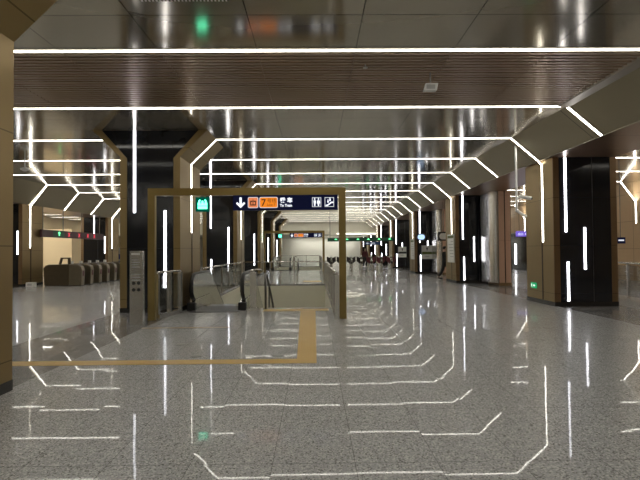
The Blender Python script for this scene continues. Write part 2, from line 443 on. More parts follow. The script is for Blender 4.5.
def make_centre_pillar(label, loc):
    root = empty('flared_pillar', loc, label, 'pillar', 'flared pillars of the central row', kind='thing')
    w, D, zf, g = .76, 2.1, 3.95, .70
    top = CEIL - .005
    MB().prism([(-w, .12), (w, .12), (w, zf), (w + g, top), (-w - g, top), (-w, zf)], 'y', .02, D).build('cladding', M['gold'], root)
    i = .17
    MB().prism([(-w + i, .12), (w - i, .12), (w - i, zf - .03), (w + g - i - .06, top), (-w - g + i + .06, top), (-w + i, zf - .03)], 'y', 0, .02).build('black_panel', M['black'], root)
    for s_ in (-1, 1):
        P = [(s_ * w, .12), (s_ * w, zf), (s_ * (w + g), top), (s_ * (w + g - i - .06), top), (s_ * (w - i), zf - .03), (s_ * (w - i), .12)]
        MB().prism(P, 'y', -.015, .02).build('edge_trim', M['gold'], root)
        MB().box(min(s_ * w, s_ * (w + .008)), max(s_ * w, s_ * (w + .008)), 1.12, 1.18, .12, 2.05).build('groove', M['groove'], root)
    MB().box(-w - .005, w + .005, -.02, D + .005, 0, .12).build('plinth', M['plinth'], root)
    for x, z0, z1 in ((-w * .52, 2.53, top), (w * .50, .62, 2.58), (-w * .50, .14, 1.18)):
        MB().box(x - .026, x + .026, -.026, 0, z0, z1).build('light_strip', M['light_cool'], root)
    return root
CY0 = 12.25
cl = ['black fronted flared pillar of the central row behind the left post of the near portal',
      'second flared pillar of the central row beyond the near escalator', 'third flared pillar of the central row beyond the first stair opening',
      'fourth flared pillar of the central row, beside the far bronze portal', 'farthest flared pillar of the central row']
cp = make_centre_pillar(cl[0], (CEN, CY0, 0))
for k in range(1, 5): dup(cp, (CEN, CY0 + k * BAY, 0), cl[k])
dup(cp, (CEN, 3.38, 0), 'big bronze flared pillar at the left edge, nearest to the camera')

# wood clad blocks beside the right pillars
def make_block(label, loc):
    root = empty('wood_clad_column', loc, label, 'column', 'wood clad columns of the right row', kind='thing')
    W, D, h = .84, 1.25, 3.98
    pts = [(W, 0), (W, D), (0, D), (0, .30)] + [(.30 - .30 * math.cos(a * PI / 12), .30 - .30 * math.sin(a * PI / 12)) for a in range(1, 6)] + [(.30, 0)]
    MB().prism([(0, .30), (0, D), (.3, D), (.3, 0)] + [(.30 - .30 * math.sin(a * PI / 12), .30 - .30 * math.cos(a * PI / 12)) for a in range(1, 6)], 'z', .12, h).build('steel_corner', M['steel'], root)
    x = .30
    for x1 in (.58, W): MB().box(x + .02, x1 - .03, -.0, .03, .12, h).build('wood_panel', M['wood'], root); x = x1
    MB().box(.3, W, .03, D, .12, h).build('core', M['groove'], root)
    MB().box(.3, W + .0, -.01, D, 0, .12).build('plinth', M['copper'], root)
    return root
bl = make_block('pinkish wood clad column with a steel rounded corner, beside the second right pillar', (7.40, 20.1, 0))
dup(bl, (7.40, 20.1 + BAY, 0), 'wood clad column with a steel corner beside the third right pillar, glowing orange')

# ------------------------------------------------------------------ light arches
def arch_thing(pts, Y, label, group, mat=None, side=-1):
    o = MB().ribbon(pts, .003, Y - .045, Y + .045, side).build('light_line', mat or M['light'])
    lip = MB()  # lips added so that distant strips dim at grazing angles
    for y in (Y - .057, Y + .045): lip.ribbon(pts, .0095, y, y + .012, side)
    lip.build('shading_lip', M['lip_metal'], o)
    return tag(o, label, 'light', group, 'thing')
e_ = .003
Rdown = [(5.50, CEIL - e_), (6.26 - e_ * 1.4, 3.99 + .002), (NAVE_R - e_, 3.88), (NAVE_R - e_, 1.72)]
Rshort = [(5.50, CEIL - e_), (6.26 - e_, 3.99 + .0)]
cR, cL = CEN + .76, CEN - .76
Cdown = [(cR + e_, 2.06), (cR + e_, 3.95), (cR + .70 + e_, CEIL - e_)]
Adown = [(cL - .70 - e_, CEIL - e_), (cL - e_, 3.95), (cL - e_, 2.06)]
Ldown = [(LEFT + e_, 1.75), (LEFT + e_, 3.66), (-12.36, CEIL - e_)]
Lshort = [(-13.10 + e_, 3.73), (-12.36, CEIL - e_)]
n_n = n_s = 0
for k in range(-14, 14):
    Y = ARCH0 + k * STEP
    if Y > Y_BULK - .3: break
    seen = k >= -2
    o_ = ORD[k + 2] if seen else None
    if k % 3 == 0 and k >= 0:
        Rd = Rdown if k == 0 else Rdown[:3] + [(NAVE_R - e_, 2.26)]
        left = Cdown if k >= 0 else [(-2.6, CEIL - e_)]
        arch_thing(Cdown + Rd, Y, f'light line bending down pillars on both sides, {o_} hall line from the camera', 'light lines across the main hall')
        arch_thing((Ldown if k >= 3 else Lshort) + Adown, Y, f'light line from central pillar over the left aisle, level with the {o_} hall line', 'light lines over the left aisle')
    elif k == -3:
        arch_thing([(cR + e_, 2.06), (cR + e_, 3.95), (cR + .70 + e_, CEIL - e_)] + Rshort, Y, 'light line above the camera ending on the near central pillar', 'light lines across the main hall')
    else:
        lab = f'light line straight across hall and left aisle, {o_} hall line from the camera' if seen else f'light line across the ceiling behind the camera, {ORD[-3 - k]} line back'
        if k == -2: lab = 'nearest warm white light line, at the front edge of the slatted ceiling strip'
        if k == -1: lab = 'warm white light line at the far edge of the slatted ceiling strip'
        arch_thing(Lshort + Rshort, Y, lab, 'light lines across the main hall')
    if k >= -2:
        arch_thing([(8.7, CEIL - e_), (14.3, CEIL - e_), (WALL_R - e_, 3.7), (WALL_R - e_, 2.7)], Y,
                   f'light line over the right aisle turning down the wall, {ORD[k + 2]} from the camera', 'light lines over the right aisle')
    if -1 <= k <= 13:
        arch_thing([(-23.5, CEIL - e_), (-15.5, CEIL - e_)], Y, f'light line over the left gate hall behind the gate row, {ORD[k + 1]} from the camera', 'light lines over the left gate hall')
for i in range(5):  # extra wide lines, added to brighten the cream wall
    Y = 31.9 - i * STEP
    o = tag(MB().box(-23.5, -16.2, Y, Y + .22, CEIL - .02, CEIL - .001).build('light_line', M['light']), f'added wide light line brightening the left gate hall, {ORD[i]} to its cream wall', 'light', 'added wide light lines brightening the left gate hall', 'thing')
tag(MB().box(2.4, 8.0, Y_BULK - .10, Y_BULK - .06, 3.288, 3.30).build('light_line', M['light']), 'low light line under the bulkhead at the far end of the hall', 'light')
for i, Y in enumerate((58, 65, 70.6)):  # extra lines, added to brighten the white end wall
    o = tag(MB().box(-3, 6.2, Y, Y + .25, 3.27, 3.298).build('light_line', M['light']), f'added light line on the low far ceiling brightening the end wall, {ORD[i]} of three', 'light', 'added light lines on the low far ceiling')
    MB().box(-3, 6.2, Y - .02, Y - .001, 3.258, 3.298).build('shading_lip', M['lip_metal'], o)  # lip added to hide the strip's glow from the camera

# ------------------------------------------------------------------ portals and their boards
def make_portal(Y, label):
    root = empty('portal_frame', (-1.53, Y, 0), label, 'portal', 'bronze portals over the stair openings')
    for s_ in (-1, 1): MB().box(s_ * 2.15 - .078, s_ * 2.15 + .078, -.06, .06, 0, 2.80).build('post', M['frame_gold'], root, bevel=.004)
    MB().box(-2.228, 2.228, -.06, .06, 2.80, 2.965).build('crossbeam', M['frame_gold'], root, bevel=.004)
    return root
pf = make_portal(10.9, 'bronze portal frame in front of the near escalator and stairs')
dup(pf, (-1.53, 35.0, 0), 'small distant bronze portal frame seen through the near one')

def flat(poly, name, mat, parent, y0=-.066, y1=-.061): return MB().prism(poly, 'y', y0, y1).build(name, mat, parent)

def make_board(label, loc):
    root = empty('direction_sign', loc, label, 'sign', 'navy direction boards under the portals')
    W, H = 2.36, .34
    MB().box(0, W, -.058, .058, 0, H).build('board', M['navy'], root, bevel=.004)
    for x in (.3, W - .3): MB().box(x - .02, x + .02, -.02, .02, H, H + .002).build('bracket', M['steel_dark'], root)
    a = [(.17, .05), (.275, .155), (.245, .185), (.195, .14), (.195, .29), (.145, .29), (.145, .14), (.095, .185), (.065, .155)]
    flat(a, 'down_arrow', M['sign_white'], root)
    flat(rrect(.333, .567, .048, .297, .036), 'badge_border', M['sign_white_soft'], root, -.0625, -.0605)
    flat(rrect(.593, 1.007, .048, .297, .036), 'badge_border', M['sign_white_soft'], root, -.0625, -.0605)
    lg = flat(rrect(.345, .555, .06, .285, .03), 'metro_badge', M['peach'], root)
    m = MB()
    for x0, x1, z0, z1 in ((.385, .435, .185, .215), (.465, .515, .185, .215), (.385, .405, .13, .185), (.495, .515, .13, .185), (.385, .515, .105, .13), (.44, .46, .13, .24)):
        m.box(x0, x1, -.069, -.066, z0, z1)
    m.build('badge_emblem', M['dark_ink'], lg)
    ln = flat(rrect(.605, .995, .06, .285, .03), 'line_badge', M['orange'], root)
    text('line_number', '7', .22, (.63, -.066, .095), M['dark_ink'], ln, bold=.002)
    text('line_lettering', '号线', .105, (.765, -.066, .175), M['dark_ink'], ln)
    text('line_lettering', 'Line 7', .075, (.765, -.066, .095), M['dark_ink'], ln)
    text('lettering', '乘 车', .125, (1.055, -.0625, .175), M['sign_white'], root, bold=.004)
    text('lettering', 'To Train', .085, (1.055, -.0625, .075), M['sign_white'], root, bold=.002, sx=.9)
    def ring(x0, x1, z0, z1, t, nm):
        mm = MB()
        for b in ((x0, x1, z0, z0 + t), (x0, x1, z1 - t, z1), (x0, x0 + t, z0 + t, z1 - t), (x1 - t, x1, z0 + t, z1 - t)): mm.box(b[0], b[1], -.066, -.061, b[2], b[3])
        return mm.build(nm, M['sign_white_soft'], root)
    r1 = ring(1.78, 1.985, .065, .28, .012, 'toilet_symbol')
    m = MB()
    for cx, skirt in ((1.84, 0), (1.925, 1)):
        m.lathe([(.017, -.066), (.017, -.061)], (cx, 0, .243), 10, 'y')
        m.prism([(cx - .028, .21), (cx + .028, .21), (cx + (.04 if skirt else .022), .145), (cx + .016, .14), (cx + .016, .09), (cx - .016, .09), (cx - .016, .14), (cx - (.04 if skirt else .022), .145)], 'y', -.066, -.061)
    m.build('figures', M['sign_white'], r1)
    r2 = ring(2.065, 2.275, .065, .28, .012, 'escalator_symbol')
    m = MB().prism([(2.085, .085), (2.13, .085), (2.22, .15), (2.26, .15), (2.26, .18), (2.21, .18), (2.12, .113), (2.085, .113)], 'y', -.066, -.061)
    for cx, cz in ((2.14, .16), (2.185, .195)):
        m.prism([(cx - .014, cz), (cx + .014, cz), (cx + .014, cz + .045), (cx - .014, cz + .045)], 'y', -.066, -.061)
        m.lathe([(.012, -.066), (.012, -.061)], (cx, 0, cz + .06), 10, 'y')
    m.build('figures', M['sign_white'], r2)
    return root
bd = make_board('navy sign board with orange line 7 badge hanging under the near portal', (-1.84, 10.9, 2.458))
dup(bd, (-1.84, 35.0, 2.458), 'tiny distant navy sign board hanging under the far portal')

def make_green(label, loc):
    root = empty('elevator_sign', loc, label, 'sign', 'green lift signs under the portals')
    W = .31
    MB().box(-W / 2, W / 2, -.05, .05, 0, W + .01).build('box', M['green_box'], root)
    MB().box(-.02, .02, -.02, .02, W + .01, W + .05).build('bracket', M['steel_dark'], root)
    m = MB()
    m.box(-.105, .105, -.054, -.05, .055, .115)
    m.box(-.105, .105, -.054, -.05, .130, .16)
    for cx in (-.075, 0, .075):
        m.prism([(cx - .034, .16), (cx + .034, .16), (cx + .022, .205), (cx - .022, .205)], 'y', -.054, -.05)
        m.lathe([(.02, -.054), (.02, -.05)], (cx, 0, .222), 10, 'y')
    for cx, up in ((-.06, 1), (.06, 1)):
        m.prism([(cx - .026, .238), (cx + .026, .238), (cx, .272)], 'y', -.054, -.05)
    m.build('symbol', M['green_icon'], root)
    return root
gs = make_green('lit green lift sign hanging from the near portal beam, left of the navy board', (-2.53, 10.9, 2.44))
dup(gs, (-2.53, 35.0, 2.44), 'tiny lit green sign hanging from the far portal beam')

# ------------------------------------------------------------------ railings
def railing(label, P0, P1, n, h=1.02, post=.022, pane='glass', ends=True, base=.0, name='glass_railing'):
    x0, y0 = P0; dx, dy = P1[0] - x0, P1[1] - y0
    Ln = math.hypot(dx, dy); rz = math.atan2(dy, dx)
    root = empty(name, (x0, y0, 0), label, 'railing', 'glass railings around the stair openings', rz)
    MB().tube([(0, 0, h), (Ln, 0, h)], .028, 10).build('handrail', M['steel'], root, smooth=True)
    if base: MB().box(.0, Ln, -.06, .06, 0, base).build('base', M['steel'], root)
    for i in range(n + 1):
        if (i == 0 or i == n) and not ends: continue
        x = i * Ln / n
        MB().box(x - post, x + post, -post * 1.3, post * 1.3, base, h - .026).build('post', M['steel'], root)
    for i in range(n):
        a, b = i * Ln / n + post + .006, (i + 1) * Ln / n - post - .006
        MB().box(a, b, -.006, .006, .07 + base, h - .07).build('glass_pane', M[pane], root)
    return root
railing('steel framed glass screen between the left portal post and the near escalator', (-3.62, 11.07), (-3.40, 12.16), 2, 1.06, .035, base=.10)
for q, w in ((0, 'near'), (24.1, 'far')):
    railing(f'grey glass railing along the right side of the {w} stair opening', (.48, 10.72 + q), (.47, 21.9 + q), 7, 1.02, .035, 'glass_grey', base=.06)
    railing(f'glass railing across the back of the {w} stair opening', (-3.28, 21.99 + q), (.40, 21.99 + q), 3, 1.02)
    railing(f'glass railing along the left side of the {w} stair opening, next to the escalator', (-3.375, 14.45 + q), (-3.375, 21.92 + q), 5, 1.02)

# ------------------------------------------------------------------ escalator
def make_escalator(label, loc):
    """origin at the middle of the top landing edge; runs away along +y and down"""
    root = empty('escalator', loc, label, 'escalator', 'escalators going down from the hall')
    S = math.tan(math.radians(30))
    L0 = 1.75; run = 6.6
    MB().box(-.62, .62, -.5, .75, 0.001, .012).build('landing_plate', M['rubber'], root)
    m = MB(); pts = [(.76, -.03)]; y, z = .76, -.03
    pts = [(.76, -.02), (1.55, -.02)]; y, z = 1.55, -.02
    for i in range(15):
        z -= .2; pts.append((y, z)); y += .4 * .866 / .866 * .346 / .346; pts.append((y, z))
    pts += [(y, z - .4), (1.3, -.5), (.76, -.4)]
    MB().prism(pts, 'x', -.5, .5).build('steps', M['steel_dark'], root)
    for s_ in (-1, 1):
        cx = s_ * .66
        r = .33; zc = .60; yc = .16
        # balustrade outline in the y-z plane
        top = [(yc - r * math.sin(a), zc + r * math.cos(a)) for a in [PI * k / 10 for k in range(10, -1, -1)]]   # bottom to top round the nose
        pr = [(y, z) for y, z in top] + [(L0, zc + r), (L0 + .25, zc + r - .06), (L0 + .25 + run, zc + r - .06 - run * S)]
        bot = [(L0 + .25 + run, zc - r - run * S), (L0 + .1, zc - r)]
        MB().prism(pr + bot, 'x', cx - .05, cx + .05).build('balustrade', M['mirror'], root)
        path = [(cx, y, z) for y, z in pr]
        MB().tube(path, .055, 8).build('handrail', M['rubber'], root, smooth=True)
        # steel skirt and newel base
        sk = [(-.12, 0), (-.12, .16), (.05, .28), (L0, .28), (L0 + .25, .22), (L0 + .25 + run, .22 - run * S), (L0 + .25 + run, -.3 - run * S), (L0 - .1, -.05), (.45, -.05), (.45, 0)]
        sk = [(-.12, 0.0), (-.12, .16), (.05, .28), (L0, .28), (L0 + .25, .22), (L0 + .25 + run, .22 - run * S), (L0 + .25 + run, -.25 - run * S), (L0 + .3, -.05), (.28, -.05), (.28, 0.0)]
        MB().prism(sk, 'x', cx - .075, cx + .075).build('skirt', M['steel'], root)
        MB().box(cx - .10, cx + .10, -.20, -.02, 0, .20).build('newel_base', M['rubber'], root)
    return root
es = make_escalator('escalator going down with a steel balustrade, behind the glass screen at the near portal', (-2.56, 12.70, 0))
dup(es, (-2.56, 12.70 + 24.1, 0), 'distant dark escalator head behind the far portal')

# ------------------------------------------------------------------ stairs
def make_stairs(label, loc):
    root = empty('staircase', loc, label, 'stairs', 'flights of stairs going down')
    pts = [(0, -.004)]; y, z = 0, -.004
    pts.append((.06, z)); y = .06
    for i in range(24): z -= .16; pts.append((y, z)); y += .29; pts.append((y, z))
    pts += [(y, z - .3), (.3, -.5), (0, -.35)]
    MB().prism(pts, 'x', 0, 1.72).build('flight', M['beige'], root)
    for x in (.05,):
        pth = [(x, -.25, .0), (x, -.25, .78), (x, -.18, .88), (x, .05, .9), (x, 6, .9 - 5.95 * .55)]
        MB().tube(pth, .03, 10).build('handrail', M['steel_dark'], root, smooth=True)
    for i in range(4):
        y = .7 + i * 1.3
        MB().tube([(.05, y, -.55 * y - .1), (.05, y, .9 - .55 * (y - .05))], .02, 8).build('baluster', M['steel_dark'], root)
    return root
st = make_stairs('stone staircase going down to the right of the near escalator', (-1.36, 12.96, 0))
dup(st, (-1.36, 12.96 + 24.1, 0), 'distant staircase going down beyond the far portal')
def make_post(label, loc):
    root = empty('steel_post', loc, label, 'post', 'steel posts at the stair heads')
    MB().box(-.075, .075, -.1, .1, .09, 1.0).build('shaft', M['steel'], root, bevel=.01)
    MB().box(-.12, .12, -.14, .14, 0, .09).build('foot', M['steel'], root, bevel=.008)
    MB().tube([(-.05, -.05, 1.0), (-.05, -.05, 1.03), (.10, 0, 1.07), (.2, .12, 1.03)], .028, 8).build('rail_end', M['steel'], root, smooth=True)
    return root
sp_ = make_post('stubby steel post between the near escalator and the staircase', (-1.60, 12.45, 0))
dup(sp_, (-1.60, 12.45 + 24.1, 0), 'distant steel post between the far escalator and its stairs')

# ------------------------------------------------------------------ help panel, tactile paving, floor covers
hp = empty('help_point', (-3.78, 10.25, 0), 'slim silver help point panel with four round dark buttons, left of the near portal', 'help point')
MB().box(-.135, .135, -.05, .07, .0, 1.56).build('panel', M['steel'], hp, bevel=.008)
for x in (-.05, .055):
    for z in (.74, .88): MB().lathe([(.036, -.058), (.036, -.05)], (x, 0, z), 14, 'y').build('button', M['ink'], hp)
MB().box(-.10, .08, -.054, -.05, 1.475, 1.515).build('header_strip', M['paper'], hp)
mm = MB()
for i in range(4): mm.box(-.09, .05 + .03 * (i % 2), -.053, -.05, 1.36 - i * .05, 1.378 - i * .05)
mm.build('printed_text', M['ink_grey'], hp); mm = MB()
for i in range(3): mm.box(-.09, .09, -.053, -.05, 1.05 - i * .06, 1.075 - i * .06)
mm.build('printed_text', M['ink_grey'], hp)

ty0 = 6.76
tag(MB().box(-9.0, .01, ty0 - .13, ty0 + .13, 0, .004).build('tactile_strip', M['tactile']), 'ochre tactile strip running left to right across the foreground floor', 'tactile paving', 'ochre tactile strips')
tag(MB().prism([(-.27, ty0 + .13), (.01, ty0 + .13), (.0, 12.3), (-.38, 12.3)], 'z', 0, .004).build('tactile_strip', M['tactile']), 'ochre tactile strip leading from the cross strip to the stairs', 'tactile paving', 'ochre tactile strips')
tag(MB().box(-1.34, .34, 12.3, 12.72, 0, .004).build('tactile_strip', M['tactile']), 'short ochre tactile band across the head of the stairs', 'tactile paving', 'ochre tactile strips')
tag(MB().box(-.6, .3, 23.4, 24.4, 0, .004).build('tactile_strip', M['tactile']), 'small ochre tactile patch beyond the glass rail at the back', 'tactile paving', 'ochre tactile strips')
tag(MB().box(-3.5, -1.75, 9.72, 9.84, 0, .003).build('floor_inlay', M['bronze_line']), 'thin bronze line in the floor in front of the near escalator', 'inlay')
for px, Yc, lab in ((-2.25, 8.05, 'dark round floor cover, farther of the two on the left'), (-1.76, 7.15, 'dark round floor cover, nearer of the two on the left'),
                    (-.62, 8.35, 'dark round floor cover left of the ochre strip, farther one'), (-.56, 7.15, 'dark round floor cover left of the ochre strip, nearer one')):
    tag(MB().lathe([(.085, 0), (.085, .003), (.06, .004)], (0, 0, 0), 20).build('floor_cover', M['steel_dark']), lab, 'floor cover', 'round floor covers').location = (px, Yc, 0)

# ------------------------------------------------------------------ ceiling fittings
vd = empty('air_diffuser', (-1.57, 5.60, CEIL - .03), 'slotted black and white air diffuser in the ceiling at the top edge', 'vent')
MB().box(-.54, .54, -.24, .24, 0, .03).build('frame', M['ink'], vd)
for i in range(24): MB().box(-.525 + i * .0445, -.525 + i * .0445 + .018, -.22, .235, -.012, 0).build('fin', M['white_plastic'], vd)

ap = empty('ceiling_access_point', (2.03, 8.3, CEIL - .34), 'small grey box hanging on a rod under the slatted ceiling strip', 'device')  # the hanging box is a wireless access point
MB().tube([(0, 0, .13), (0, 0, .325)], .014, 8).build('rod', M['grey_plastic'], ap)
MB().prism([(-.13, 0), (.10, 0), (.13, .13), (-.09, .13)], 'y', -.05, .05).build('box', M['white_plastic'], ap, bevel=.006)
MB().box(-.08, .07, -.056, -.05, .025, .10).build('front_grille', M['grey_plastic'], ap)

cc = empty('security_camera', (5.72, 13.55, 2.5), 'white security camera on a long ceiling pole in front of the nearest right pillar', 'camera')
MB().tube([(0, 0, .1), (0, 0, CEIL - 2.5 - .01)], .03, 10).build('pole', M['white_plastic'], cc)
MB().tube([(0, 0, .50), (.10, -.02, .49)], .02, 8).build('arm', M['white_plastic'], cc)
MB().tube([(.08, .04, .53), (.38, -.10, .46)], .05, 10).build('housing', M['white_plastic'], cc)
MB().tube([(.375, -.10, .462), (.40, -.112, .456)], .036, 10).build('lens', M['ink'], cc)
MB().tube([(-.02, 0, .14), (.25, -.05, -.06)], .04, 10).build('aisle_strip_standin', M['white_plastic'], cc)  # white stand-in for an aisle light strip behind, not a camera part

cd = empty('dome_camera', (-9.55, 15.9, CEIL - .36), 'small white dome camera on a short rod, high over the left aisle', 'camera')
MB().tube([(0, 0, .06), (0, 0, .36)], .02, 8).build('rod', M['white_plastic'], cd)
MB().lathe([(.05, -.06), (.12, -.02), (.14, .03), (.06, .07)], (0, 0, 0), 16).build('dome', M['white_plastic'], cd, smooth=True)
for i, (x, y, lab) in enumerate(((.86, 7.95, 'small silver sprinkler in the slatted ceiling strip, right of the middle'), (-8.6, 12.2, 'small silver sprinkler in the ceiling over the left aisle'))):
    o = tag(MB().lathe([(.012, .06), (.012, .02), (.04, .012), (.04, 0)], (0, 0, 0), 12).build('sprinkler', M['white_plastic']), lab, 'sprinkler', 'ceiling sprinklers'); o.location = (x, y, CEIL - .06 if i else CEIL - .065)

# ------------------------------------------------------------------ left gate row
def make_gate(label, loc, loop):
    root = empty('ticket_gate', loc, label, 'ticket gate', 'ticket gates of the left row')
    L_, w, h = 1.75, .17, .98
    prof = [(-L_ + .12, .0), (-.62, .0), (-.62, h), (-L_ + .35, h), (-L_ + .12, h - .10), (-L_, h - .30), (-L_ + .02, .0)]
    MB().prism([(-L_ + .05, .03), (-.60, .03), (-.60, h), (-L_ + .25, h), (-L_ + .10, h - .05), (-L_, h - .18)], 'y', -w, w).build('cabinet', M['gate'], root, bevel=.015)
    # rounded end towards the hall
    MB().prism([(-.595, .03), (-.03, .03), (.0, h - .26), (-.05, h - .10), (-.20, h - .015), (-.595, h)], 'y', -w + .005, w - .005).build('end_cover', M['gate_end'], root, bevel=.03)
    MB().box(-L_ + .08, -.04, -w + .03, w - .03, 0, .03).build('base', M['gate_dark'], root)
    MB().prism([(-.56, h + .002), (-.22, h - .008), (-.07, h - .10), (-.10, h - .06), (-.22, h + .012), (-.56, h + .022)], 'y', -.10, .10).build('reader_plate', M['gate_dark'], root)
    MB().box(-.012, .006, -.06, .06, .45, .68).build('display', M['flap_red'], root)
    m = MB().box(-.98, -.86, w, w + .20, .22, .90)
    m.build('flap', M['flap_dark'], root)
    if loop:
        lp_ = MB()
        for poly in ([(-1.12, h), (-1.02, h + .31), (-.95, h + .31), (-1.03, h)], [(-1.02, h + .31), (-1.00, h + .25), (-.62, h + .25), (-.60, h + .31)], [(-.70, h), (-.70, h + .25), (-.60, h + .31), (-.58, h)]):
            lp_.prism(poly, 'y', -.05, .05)
        lp_.build('screen_hood', M['gate'], root)
    else:
        MB().box(-1.05, -.93, -.05, .05, h, h + .12).build('sensor', M['white_plastic'], root, bevel=.02)
    return root
g0 = make_gate('nearest ticket gate of the left row, brown with a raised hood', (-10.60, 22.15, 0), True)
g1 = make_gate('second ticket gate of the left row, right behind the hooded one', (-10.60, 23.05, 0), False)
for k, w in enumerate(('third', 'fourth', 'fifth', 'farthest')): dup(g1, (-10.60, 23.95 + k * .9, 0), f'dark ticket gate of the left row, {w} from the camera')

gb = empty('gate_signal_board', (-13.0, 22.95, 2.27), 'maroon signal board with a green arrow and red crosses above the left gate row', 'sign')
MB().box(-.05, .05, 0, 6.6, 0, .36).build('board', M['maroon_board'], gb)
for i, y in enumerate((.15, 2.0, 4.0, 6.2)): MB().tube([(0, y, .36), (0, y, 1.44)], .022, 8).build('hanger', M['steel_dark'], gb)
MB().box(.051, .056, .95, 2.05, .02, .34).build('green_field', M['green_board'], gb)
MB().prism([(1.40, .22), (1.66, .22), (1.53, .32)], 'x', .057, .062).build('green_arrow', M['green_dot'], gb)
MB().box(.057, .062, 1.48, 1.58, .10, .22).build('green_arrow', M['green_dot'], gb)
for y in (2.5, 3.6, 4.6, 5.4):
    m = MB()
    for s_ in (-1, 1): m.prism([(y - .11, .18 - s_ * .10), (y - .07, .18 - s_ * .10), (y + .11, .18 + s_ * .10), (y + .07, .18 + s_ * .10)], 'x', .052, .058)
    m.build('red_cross', M['red_dot'], gb)

# back of the left gate hall
struct(MB().box(-23.9, -16.6, 33.0, 33.2, 0, 3.1).build('wall_gate_hall', M['cream']))
struct(MB().box(-16.55, -14.9, 34.5, 34.7, 0, 3.1).build('wall_gate_hall_dark', M['black']))
tag(MB().box(-16.55, -16.47, 34.42, 34.47, .9, 2.1).build('wall_light_strip', M['light_cool']), 'upright light strip on the dark wall behind the left gates', 'light')
nf = empty('framed_notice', (-19.1, 32.9, .35), 'dark framed notice on the cream wall at the left, partly hidden by a pillar', 'notice')
MB().box(-.45, .45, 0, .09, .06, 2.2).build('sheet', M['paper'], nf)
for b in ((-.5, -.38, 0, 2.26), (.38, .5, 0, 2.26), (-.38, .38, 2.14, 2.26), (-.38, .38, 0, .12)): MB().box(b[0], b[1], -.03, .095, b[2], b[3]).build('frame', M['ink'], nf)
bk = empty('blue_kiosk', (-14.5, 36.0, 0), 'blue kiosk with a pale band, glimpsed past the far end of the left gate row', 'kiosk')
MB().box(-.28, .28, -.2, .2, 
        .08, 1.35).build('body', M['blue_plastic'], bk, bevel=.03)
MB().box(-.282, .282, -.205, .2, .85, .98).build('band', M['ink_grey'], bk)
MB().box(-.22, .22, -.12, .12, 1.35, 1.85).build('head_panel', M['grey_plastic'], bk, bevel=.05)
MB().box(-.24, .24, -.16, .16, 0, .08).build('foot', M['ink'], bk)
wb = empty('white_box', (-12.75, 21.75, 0), 'small white box on the floor at the foot of the left bronze pillar', 'box')
MB().box(-.17, .17, -.12, .12, 0, .20).build('carton', M['white_plastic'], wb, bevel=.01)
MB().box(-.10, .10, -.124, -.12, .05, .15).build('printed_label', M['ink_grey'], wb)

# ------------------------------------------------------------------ far gates, their boards
def make_far_gate(label, loc):
    root = empty('ticket_gate', loc, label, 'ticket gate', 'ticket gates at the far end of the hall')
    MB().prism([(0, 0), (1.5, 0), (1.5, .98), (.25, .98), (.0, .72)], 'x', -.09, .09).build('cabinet', M['steel'], root, bevel=.02)
    MB().box(-.07, .07, -.006, 0, .42, .62).build('display', M['gate_dark'], root)
    for s_ in (-1, 1):
        MB().prism([(s_ * .09, .40), (s_ * .36, .62), (s_ * .36, 1.02), (s_ * .09, .90)], 'y', .5, .54).build('flap', M['flap_red'] if loc[0] > 3.2 else M['flap_dark'], root)
    MB().tube([(0, .3, .98), (0, .3, 1.12)], .05, 10).build('lamp', M['white_plastic'], root)
    return root
xs = [1.30, 2.10, 2.90, 3.70, 4.50, 5.30, 6.10]
for i, x in enumerate(xs):
    if i in (0, 4): src = make_far_gate('leftmost of the far silver ticket gates, right of the far portal' if i == 0 else 'fifth far ticket gate from the left, with dark red flaps', (x, 38.3, 0))
    else:
        lab = f'{ORD[i]} far silver ticket gate from the left' + (', with black flaps' if i < 4 else ', with dark red flaps')
        dup(src, (x, 38.3, 0), lab)
fb = empty('gate_signal_board', (1.0, 38.3, 2.22), 'long green signal board with green lights above the far ticket gates', 'sign')
MB().box(0, 5.3, -.05, .05, 0, .28).build('board', M['green_board'], fb)
for x in (.2, 5.1): MB().tube([(x, 0, .28), (x, 0, CEIL - 2.22)], .02, 8).build('hanger', M['steel_dark'], fb)
for x in (.66, 1.55, 2.42, 3.25, 4.10, 4.95): MB().prism([(x - .13, .13), (x + .13, .13), (x, .24)], 'y', -.06, -.052).build('green_arrow', M['green_dot'], fb)
sb = empty('hanging_sign', (3.95, 38.1, 1.93), 'small blue sign with white lettering just below the far green board', 'sign')
MB().box(0, 1.2, -.03, .03, 0, .25).build('board', M['blue_board'], sb)
for x in (.2, 1.0): MB().box(x - .01, x + .01, -.01, .01, .25, .30).build('hanger', M['steel_dark'], sb)
MB().prism([(.10, .125), (.20, .20), (.20, .145), (.34, .145), (.34, .105), (.20, .105), (.20, .05)], 'y', -.034, -.031).build('arrow', M['sign_white_soft'], sb)
text('lettering', '出口', .17, (.45, -.032, .06), M['sign_white_soft'], sb, bold=.003)

